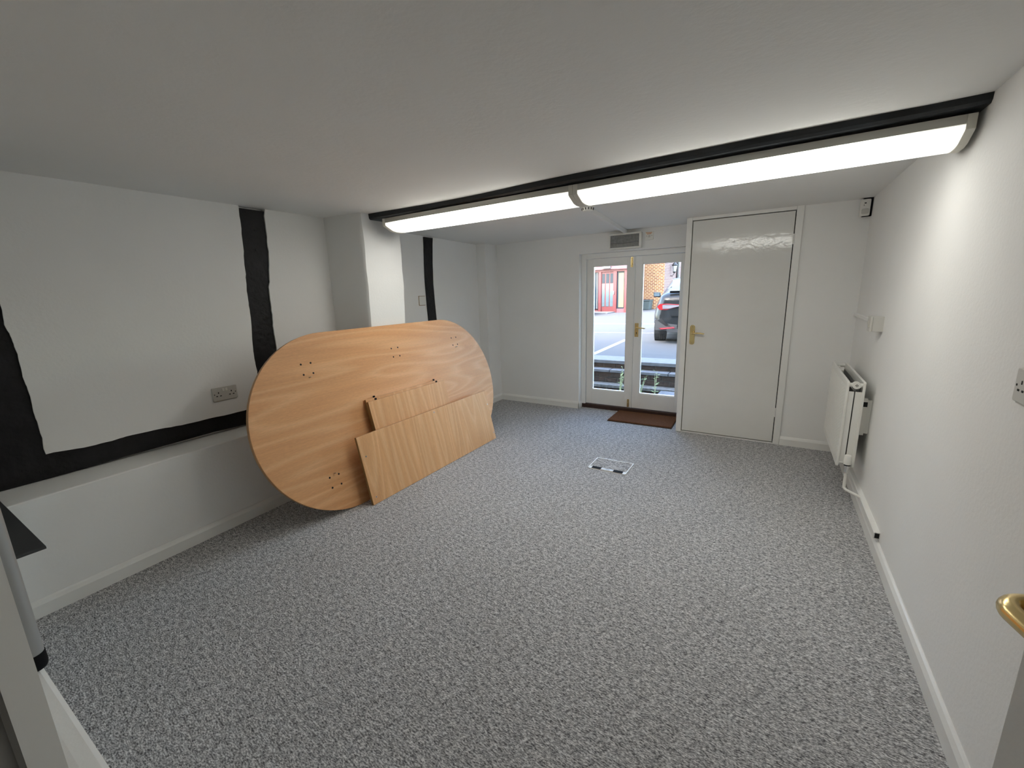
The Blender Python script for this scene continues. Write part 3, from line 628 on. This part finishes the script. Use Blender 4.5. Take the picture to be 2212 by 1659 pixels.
def board(name, x0, k, y0, y1, hgt, label, thick=.019, pts=(), pegs=()):
    th = math.atan(k); r = thing(name, (x0, (y0+y1)/2, .0025 if k else 0), label, 'wooden board', (0, -th, 0), 'loose panels of the dismantled table')
    hl_ = (y1-y0)/2
    obj('face_panel', box(B(), -thick, 0, -hl_, hl_, .0, hgt), 'boardface', r, local=True, bevel=.0008)
    obj('edge_strip', box(B(), -thick+.001, -.001, -hl_-.0008, -hl_+.0002, .001, hgt-.001), 'boardedge', r, local=True)
    obj('edge_strip', box(B(), -thick+.001, -.001, -hl_, hl_, hgt-.0002, hgt+.0006), 'tableedge', r, local=True)
    holes(r, [(y-(y0+y1)/2, z) for y, z in pts], 0, .006, 'steel', 'cam_cap')
    holes(r, [(y-(y0+y1)/2, z) for y, z in pts], .0003, .0025, 'hole', 'cam_slot')
    for y in pegs:
        b = B(); tube(b, [(-thick/2, y-(y0+y1)/2, hgt-.002), (-thick/2, y-(y0+y1)/2, hgt+.012), (-thick/2, y-(y0+y1)/2, hgt+.014)], [.0085, .0085, .007], 12); obj('peg', b, 'dark', r, local=True)
    return r
board('wooden_board', -2.252, .268, 1.943, 2.78, .688, 'shorter beech board behind its twin, nearest to the table top', pegs=(2.028, 2.679))
board('wooden_board', -2.226, .248, 1.93, 2.755, .676, 'shorter beech board with two black pegs, just behind the long front board', pegs=(2.007, 2.666))
board('wooden_board', -2.196, .232, 1.733, 3.243, .478, 'long beech board in front of the others, foot on the carpet', pts=((1.771, .334), (1.768, .046), (2.501, .455), (3.230, .345), (3.226, .062)))

# ------------------------------------------------------------------ floor box, doormat
FX0, FX1, FY0, FY1 = -1.152, -.845, 2.990, 3.217
t = thing('floor_box', ((FX0+FX1)/2, (FY0+FY1)/2, 0), 'carpet-topped electrical floor box with pale frame and two black flaps', 'floor box')
for a in ((FX0, FX1, FY1-.008, FY1), (FX0, FX0+.008, FY0, FY1-.008), (FX1-.008, FX1, FY0, FY1-.008)): obj('frame', box(B(), a[0], a[1], a[2], a[3], 0, .006), 'plastic', t, bevel=.001)
obj('lid', box(B(), FX0+.010, FX1-.010, FY0+.044, FY1-.010, 0, .004), 'carpet', t)
W = FX1-FX0
obj('strip', box(B(), FX0+.008, FX1-.008, FY0, FY0+.040, 0, .003), 'plastic', t)
for a, c2 in ((.10, .335), (.665, .90)): obj('flap', box(B(), FX0+W*a, FX0+W*c2, FY0+.002, FY0+.038, .001, .007), 'dark', t, bevel=.001)
q = obj('handle', box(B(), FX0+W*.345, FX0+W*.655, FY0+.004, FY0+.036, .002, .006), 'greyplastic', t, bevel=.001)
b = B(); box(b, FX0+W*.46, FX0+W*.56, FY0+.018, FY0+.023, .0055, .0066); obj('slot', b, 'hole', q)
t = thing('doormat', (-1.08, 4.45, 0), 'brown coir doormat in front of the glazed doors', 'doormat')
b = B(); hexa(b, [(-1.418, 4.255, .004), (-.760, 4.262, .004), (-.770, 4.658, .004), (-1.418, 4.658, .004), (-1.414, 4.259, .018), (-.764, 4.266, .018), (-.774, 4.655, .018), (-1.414, 4.655, .018)]); obj('pile', b, 'mat', t, bevel=.003)
b = B(); hexa(b, [(-1.421, 4.252, 0), (-.757, 4.259, 0), (-.767, 4.66, 0), (-1.421, 4.66, 0), (-1.421, 4.252, .006), (-.757, 4.259, .006), (-.767, 4.66, .006), (-1.421, 4.66, .006)]); obj('backing', b, 'matedge', t)

# ------------------------------------------------------------------ spare table leg and dark panel on the ledge by the doorway
px, py, pz = -1.412, .113, .552
t = thing('metal_pole', (px, py, pz), 'upright grey metal pole with a black foot standing on the ledge at the left edge', 'pole')
b = B(); tube(b, [(px, py, pz+.035), (px, py, pz+.71)], .0208, 24); obj('pole', b, 'tubegrey', t, smooth=True)
b = B(); tube(b, [(px, py, pz), (px, py, pz+.003), (px, py, pz+.011), (px, py, pz+.042)], [.016, .0200, .0224, .0222], 24); obj('foot', b, 'dark', t, smooth=True)
o = obj('dark_panel', box(B(), -2.90, -2.116, .012, .272, .5525, .563), 'panelgrey', at=(-2.5, .14, .5525), bevel=.0015); tag(o, 'dark grey flat panel lying on the white ledge at the left edge', 'panel')

# ------------------------------------------------------------------ outside: sunken area, steps, car park
GZ = .2
gr = struct('ground', box(B(), -40, 30, 7.46, 60, -.6, GZ), 'asphalt')
struct('ground_well', box(B(), -40, 30, 4.80, 7.47, -.6, -.30), 'soil')
st1 = structE('steps', (-2, 7.0, -.30))
def brickrow(y, z0, z1, x0, x1, seed, lw=.215):
    random.seed(seed); me = None; x = x0; k = 0
    while x < x1:
        wd = lw*(.96+.08*random.random()); dy = random.uniform(-.006, .006)
        b = B(); box(b, x, x+wd-.011, y+dy, y+.09, z0+.006, z1-.006); obj('brick', b, 'stepbrick', st1, bevel=.006); x += wd
    obj('mortar_bed', box(B(), x0, x1, y+.010, y+.12, z0, z1), 'mortar', st1)
def slabs(y0, y1, z0, z1, x0, x1, wd, off, mat):
    x = x0-off
    while x < x1:
        b = B(); box(b, max(x, x0), min(x+wd-.012, x1), y0, y1, z0, z1); obj('slab', b, mat, st1, bevel=.006); x += wd
slabs(6.975, 7.47, .145, GZ+.002, -5, 1.5, .86, .35, 'slab'); brickrow(7.005, .055, .145, -3.7, -.2, 3)
slabs(6.815, 7.12, .020, .066, -5, 1.5, .95, .1, 'slab'); brickrow(6.845, -.068, .020, -3.5, -.3, 5, .21); brickrow(6.845, -.156, -.068, -3.58, -.3, 9, .21)
slabs(6.645, 6.96, -.205, -.157, -5, 1.5, .9, .6, 'stone_edge'); brickrow(6.67, -.295, -.205, -3.5, -.3, 12, .21)
slabs(5.0, 6.60, -.20, -.165, -1.36, .6, .75, 0, 'slab')
# weeds
def weed(x, y, z, h, n, lab, seed, mat='leaf', spread=.10, leafs=.05):
    random.seed(seed); t = thing('weed', (x, y, z), lab, 'plant', group='weeds by the outside steps')
    for i in range(n):
        a = random.uniform(0, 2*PI); hh = h*random.uniform(.6, 1); dx, dy = math.cos(a)*spread*random.random(), math.sin(a)*spread*.5*random.random()
        pts = [(x+dx*.15, y+dy*.15, z), (x+dx*.4, y+dy*.4, z+hh*.4), (x+dx*.75, y+dy*.75, z+hh*.75), (x+dx, y+dy, z+hh)]
        b = B(); tube(b, pts, [.004, .0035, .003, .0015], 5); obj('stalk', b, 'stem', t)
        for k in range(7):
            f = .15+.85*k/6; p = Vector(pts[0]).lerp(Vector(pts[3]), f); aa = random.uniform(0, 2*PI); d = Vector((math.cos(aa), math.sin(aa)*.6, random.uniform(-.1, .5))).normalized(); L_ = leafs*random.uniform(.6, 1.2); s = d.cross(Vector((0, 0, 1))).normalized()*L_*.22
            b = B(); m_ = p+d*L_*.5+Vector((0, 0, .006)); vv = [b.verts.new(q) for q in (p, m_+s, p+d*L_, m_-s, m_-Vector((0, 0, .004)))]
            b.faces.new([vv[0], vv[1], vv[4]]); b.faces.new([vv[1], vv[2], vv[4]]); b.faces.new([vv[2], vv[3], vv[4]]); b.faces.new([vv[3], vv[0], vv[4]]); obj('leaf', b, mat, t)
    return t
weed(-1.98, 6.50, -.30, .50, 5, 'tall dry weed in front of the steps, seen through the left glazed door', 21, 'leaf', .14, .045)
weed(-1.66, 6.45, -.30, .46, 8, 'bushy green weed at the left edge of the right glazed pane', 22, 'leafd', .14, .07)
weed(-1.43, 6.50, -.30, .46, 2, 'single upright weed by the paving slab, seen through the right pane', 23, 'leaf', .03, .07)
random.seed(5); b = B()
for i in range(420):
    x = random.uniform(-2.7, -1.43); y = random.uniform(5.8, 6.33); z = -.30+random.uniform(.0, .06); a = random.uniform(0, 2*PI); l = random.uniform(.02, .05)
    d = Vector((math.cos(a), math.sin(a), random.uniform(-.2, .6))).normalized(); s = d.cross(Vector((0, 0, 1))).normalized()*l*.35; p = Vector((x, y, z))
    b.faces.new([b.verts.new(q) for q in (p, p+d*l*.5+s, p+d*l, p+d*l*.5-s)])
o = obj('ground_cover', b, 'leafd', at=(-2, 6, -.30)); tag(o, 'low green leaves covering the ground at the foot of the steps', 'plants', kind='stuff')
# painted bay lines
def line(p, q, wd, nm, lab):
    p, q = Vector(p), Vector(q); d = (q-p).normalized(); n = Vector((-d.y, d.x))*wd/2
    b = B(); prism(b, [tuple(p-n), tuple(q-n), tuple(q+n), tuple(p+n)], XY, GZ+.0005, GZ+.003); o = obj(nm, b, 'paint_line', at=((p.x+q.x)/2, (p.y+q.y)/2, GZ)); tag(o, lab, 'road marking')
line((-2.82, 7.5), (-2.95, 10.5), .12, 'parking_line', 'white parking bay line running away from the steps')
line((-9, 11.1), (-1, 11.95), .10, 'parking_line', 'white line painted across the car park behind the black car')
line((-12, 14.2), (2, 15.3), .35, 'parking_line', 'pale worn stripe across the far part of the car park')

# our own building above and around the room
bm = B(); box(bm, -9, 7, -6, 4.84, 2.14, 5.45); box(bm, -9, -3.3, -6, 4.84, -.6, 2.14); box(bm, .75, 7, 0.1, 4.84, -.6, 2.14); struct('wall_exterior', bm, 'render')

# opposite building
t = thing('opposite_building', (-6, 24, GZ), 'brick building with dusky red glazed entrance across the car park', 'building')
PX = lambda p_: -8.02+(p_-1293.4)*.0252
PZ = lambda q_: 2.317-(q_-588)*.0243
YO = 22.2
obj('entrance_wall', box(B(), -16, PX(1352), YO+.1, 25.8, GZ-.1, 6), 'palered', t)
obj('upper_wall', box(B(), -16, PX(1354), YO+.05, YO+.12, PZ(571), 6), 'render', t)
obj('fascia', box(B(), -16, PX(1354), YO-.15, YO+.1, PZ(584), PZ(570)), 'palered', t)
obj('soffit_trim', box(B(), -16, PX(1354), YO-.17, YO-.12, PZ(582), PZ(580.5)), 'whitebox', t)
for a, c2 in ((1293.4, 1299.5), (1325.5, 1332.8), (1349, 1354)): obj('frame_post', box(B(), PX(a), PX(c2), YO-.05, YO+.1, GZ, PZ(583)), 'redwood', t)
obj('lintel', box(B(), PX(1270), PX(1356), YO-.06, YO+.1, PZ(588), PZ(583)), 'redwood', t)
dr_ = obj('entrance_door', box(B(), PX(1299.5), PX(1325.5), YO, YO+.06, GZ+.05, PZ(588)), 'redwood', t)
for a, c2 in ((1301, 1307), (1309.6, 1316.3), (1318.5, 1325)):
    obj('upper_pane', box(B(), PX(a), PX(c2), YO-.012, YO+.01, PZ(612), PZ(592)), 'darkglass', dr_); obj('lower_pane', box(B(), PX(a), PX(c2), YO-.012, YO+.01, PZ(662), PZ(613)), 'frost', dr_)
obj('door_pull', box(B(), PX(1326.5), PX(1328), YO-.10, YO-.05, PZ(636), PZ(629)), 'whitebox', dr_)
q = obj('side_window', box(B(), PX(1333), PX(1349), YO+.02, YO+.05, PZ(667), PZ(585)), 'darkglass', t); obj('blind', box(B(), PX(1336.5), PX(1347.5), YO-.0, YO+.025, PZ(664), PZ(592)), 'blind', q)
q = obj('side_window', box(B(), PX(1262), PX(1293), YO+.02, YO+.05, PZ(667), PZ(588)), 'darkglass', t)
obj('glazing_bar', box(B(), PX(1289.5), PX(1290.6), YO-.01, YO+.03, PZ(667), PZ(588)), 'render', q)
obj('plinth', box(B(), PX(1332.8), PX(1354), YO-.02, YO+.1, GZ, PZ(667)), 'palered', t)
obj('door_step', box(B(), PX(1280), PX(1330), YO-1.2, YO+.02, GZ, GZ+.05), 'slab', t)
obj('entrance_lamp', box(B(), PX(1304), PX(1321), YO-.26, YO-.15, PZ(582), PZ(574)), 'whitebox', t, bevel=.03)
BX = -5.40; YW = 25.8
obj('brick_front', box(B(), -9.5, BX, YW, YW+.3, GZ-.1, 7), 'brickf', t)
obj('brick_side', box(B(), BX-.3, BX+.004, YW+.004, 40, GZ-.1, 7), 'bricks', t)
obj('downpipe', tube(B(), [(BX+.07, 29.2, GZ), (BX+.07, 29.2, 7)], .07, 10), 'iron', t)
for zz in (2.0, 2.75): obj('vent_grille', box(B(), BX, BX+.03, 29.9, 30.2, zz, zz+.22), 'iron', t)
q = thing('wall_lantern', (BX+.1, 27.4, 2.2), 'black carriage lantern on the brick side wall above the car', 'wall lamp')
b = B(); tube(b, [(BX+.22, 27.4, 2.25), (BX+.22, 27.4, 2.32), (BX+.22, 27.4, 2.68), (BX+.22, 27.4, 2.72), (BX+.22, 27.4, 2.90)], [.05, .09, .15, .18, .02], 6); obj('roof', b, 'iron', q)
b = B(); tube(b, [(BX+.22, 27.4, 2.34), (BX+.22, 27.4, 2.66)], [.10, .155], 6); obj('lantern_glass', b, 'whitebox', q)
b = B(); tube(b, [(BX, 27.4, 2.1), (BX+.12, 27.4, 2.08), (BX+.22, 27.4, 2.25)], .02, 8); obj('arm', b, 'iron', q)
q = thing('planter', (-6.24, 25.3, GZ), 'grey green planter box against the orange brick wall', 'planter')
b = B(); hexa(b, [(-6.48, 24.9, GZ), (-6.0, 24.9, GZ), (-6.0, 25.6, GZ), (-6.48, 25.6, GZ), (-6.52, 24.85, .70), (-5.95, 24.85, .70), (-5.95, 25.65, .70), (-6.52, 25.65, .70)]); obj('trough', b, 'planter', q, bevel=.03)
obj('rim', box(B(), -6.535, -5.91, 24.81, 25.69, .70, .76), 'planter', q, bevel=.02)
obj('earth', box(B(), -6.50, -5.97, 24.88, 25.62, .755, .765), 'soil', q)

# ------------------------------------------------------------------ cars
def car(name, loc, rotz, label, paint):
    t = thing(name, loc, label, 'car', (0, 0, rotz), 'parked cars')
    # stations: y from the tail, half widths and heights
    # (y, z_bottom, w_bottom, w_mid, z_shoulder, w_shoulder, z_belt, w_belt, z_roof, w_roof)
    S_ = [(.00, .36, .62, .74, .66, .70, .90, .62, .92, .55), (.06, .30, .70, .83, .66, .80, .98, .72, 1.00, .60), (.20, .27, .78, .89, .70, .87, 1.05, .77, 1.10, .62),
          (.42, .25, .84, .915, .74, .90, 1.04, .78, 1.13, .60), (.75, .22, .87, .925, .76, .915, 1.02, .80, 1.24, .58), (1.20, .20, .88, .925, .76, .915, 1.00, .82, 1.37, .58),
          (1.80, .18, .88, .92, .75, .91, .98, .83, 1.43, .60), (2.40, .18, .88, .92, .74, .905, .96, .83, 1.44, .60), (2.90, .18, .88, .92, .73, .90, .95, .83, 1.38, .60),
          (3.35, .19, .88, .92, .72, .89, .94, .82, 1.18, .62), (3.70, .20, .87, .915, .72, .87, .90, .78, .97, .66), (4.20, .22, .84, .89, .68, .82, .80, .70, .83, .55), (4.55, .26, .74, .80, .60, .70, .70, .58, .73, .45), (4.69, .34, .60, .66, .52, .56, .60, .46, .62, .36)]
    rings = []
    for y, zb, wb, wm, zs_, ws, zl, wl, zr, wr in S_:
        half = [(0, zb), (wb*.7, zb), (wb, zb+.04), (wm, zb+.20), (wm+.005, (zb+.20+zs_)/2), (ws, zs_), (wl+.03, zl-.05), (wl, zl), (wl+(wr-wl)*.55, zl+(zr-zl)*.60), (wr, zr-.018*(zr-zl > .1)), (wr*.5, zr+.012), (0, zr+.018)]
        rings.append([(-x_, y, z_) for x_, z_ in half]+[(x_, y, z_) for x_, z_ in reversed(half[1:-1])])
    n = len(rings[0]); cats = {'body': [], 'side_window': [], 'rear_window': [], 'windscreen': [], 'bumper_trim': []}
    for i in range(len(rings)-1):
        for k in range(n):
            kk = (k+1) % n; mk_ = k if k < 11 else n-1-k
            f = [rings[i][k], rings[i][kk], rings[i+1][kk], rings[i+1][k]]; c_ = 'body'
            if mk_ in (7, 8) and 4 <= i <= 8: c_ = 'side_window'
            if mk_ in (9, 10) and 3 <= i <= 5: c_ = 'rear_window'
            if mk_ in (9, 10) and 8 <= i <= 9: c_ = 'windscreen'
            if mk_ in (0, 1, 2): c_ = 'bumper_trim'
            cats[c_].append(f)
    cats['body'].append(list(reversed(rings[0]))); cats['body'].append(rings[-1])
    for c_, fs in cats.items():
        b = B()
        for f in fs: b.faces.new([b.verts.new(q) for q in f])
        bmesh.ops.remove_doubles(b, verts=b.verts, dist=1e-4); bmesh.ops.recalc_face_normals(b, faces=b.faces)
        o = obj(c_, b, {'body': paint, 'bumper_trim': 'cartrim'}.get(c_, 'carglass'), t, local=True, smooth=True)
        if c_ == 'body':
            sd = o.modifiers.new('s', 'SUBSURF'); sd.levels = sd.render_levels = 1
    for s in (-1, 1):
        for y in (.86, 3.73):
            b = B(); tube(b, [(s*.915, y, .335), (s*.70, y, .335)], .335, 28); wh = obj('tyre', b, 'tyre', t, local=True, smooth=True, bevel=.02)
            b = B(); tube(b, [(s*.925, y, .335), (s*.90, y, .335)], [.19, .235], 20); obj('wheel_disc', b, 'steel', wh, local=True)
            b = B(); tube(b, [(s*.905, y, .34), (s*.66, y, .34)], .375, 28); obj('wheel_arch', b, 'cartrim', t, local=True)
        for k in range(4):
            b = B(); box(b, s*.72+k*.045-.07, s*.72+k*.045-.062, .52, .53, .05, .30)
            obj('tread_groove', b, 'hole', t, local=True)
        # tail lamp: red C round a pale centre
        P = lambda pts, d0, d1, nm, m_: obj(nm, prism(B(), [(s*x_, z_) for x_, z_ in pts], lambda u, v, k_: (u, k_+.30*max(0, abs(u)-.45)**1.5+.05*(v-.7), v), d0, d1), m_, t, local=True)
        lamp = P([(.80, .735), (.84, .80), (.79, .855), (.66, .862), (.34, .835), (.32, .815), (.60, .745), (.64, .73)], -.015, .12, 'tail_lamp', 'redlens')
        P([(.725, .752), (.735, .83), (.66, .847), (.36, .822), (.38, .806), (.61, .758)], -.025, .06, 'tail_lamp_centre', 'clearlens')
        P([(.74, .315), (.78, .345), (.48, .375), (.46, .345)], -.02, .1, 'reflector', 'redlens')
        P([(.86, .30), (.88, .52), (.70, .55), (.60, .44), (.42, .42), (.42, .28)], -.008, .12, 'bumper_corner', 'cartrim')
        b = B(); hexa(b, [(s*.93, 2.98, .93), (s*1.13, 2.98, .95), (s*1.11, 3.14, .96), (s*.93, 3.10, .95), (s*.95, 2.98, 1.08), (s*1.14, 2.98, 1.09), (s*1.12, 3.12, 1.06), (s*.95, 3.10, 1.05)]); mi = obj('mirror', b, paint, t, local=True, bevel=.02)
        b = B(); box(b, s*1.04-.075, s*1.04+.075, 2.972, 2.979, .970, 1.06); obj('mirror_glass', b, 'carglass', mi, local=True)
        b = B(); tube(b, [(s*.80, 3.03, .95), (s*.98, 3.03, .97)], .025, 8); obj('mirror_arm', b, 'cartrim', mi, local=True)
    b = B(); box(b, -.62, .62, -.03, .1, .26, .33); obj('diffuser', b, 'cartrim', t, local=True)
    b = B(); prism(b, [(.17, 1.10), (.12, 1.125), (.10, 1.12), (.16, 1.075)], YZ, -.60, .60); obj('boot_lip', b, 'dark', t, local=True)
    b = B(); box(b, -.55, .55, -.035, .08, .60, .63); obj('boot_edge', b, paint, t, local=True)
    b = B(); box(b, -.26, .26, -.012, .03, .66, .77); obj('number_plate', b, 'cartrim', t, local=True)
    return t
hd = math.radians(9)
car('car', (-2.16+.90*math.cos(hd), 9.42+.90*math.sin(hd), GZ), hd, 'black car parked outside, seen from behind through the right glazed door', 'carblack')
car('car', (-7.55, 19.6, GZ), math.radians(90), 'pale blue car, a sliver of it at the left edge of the left pane', 'carblue')
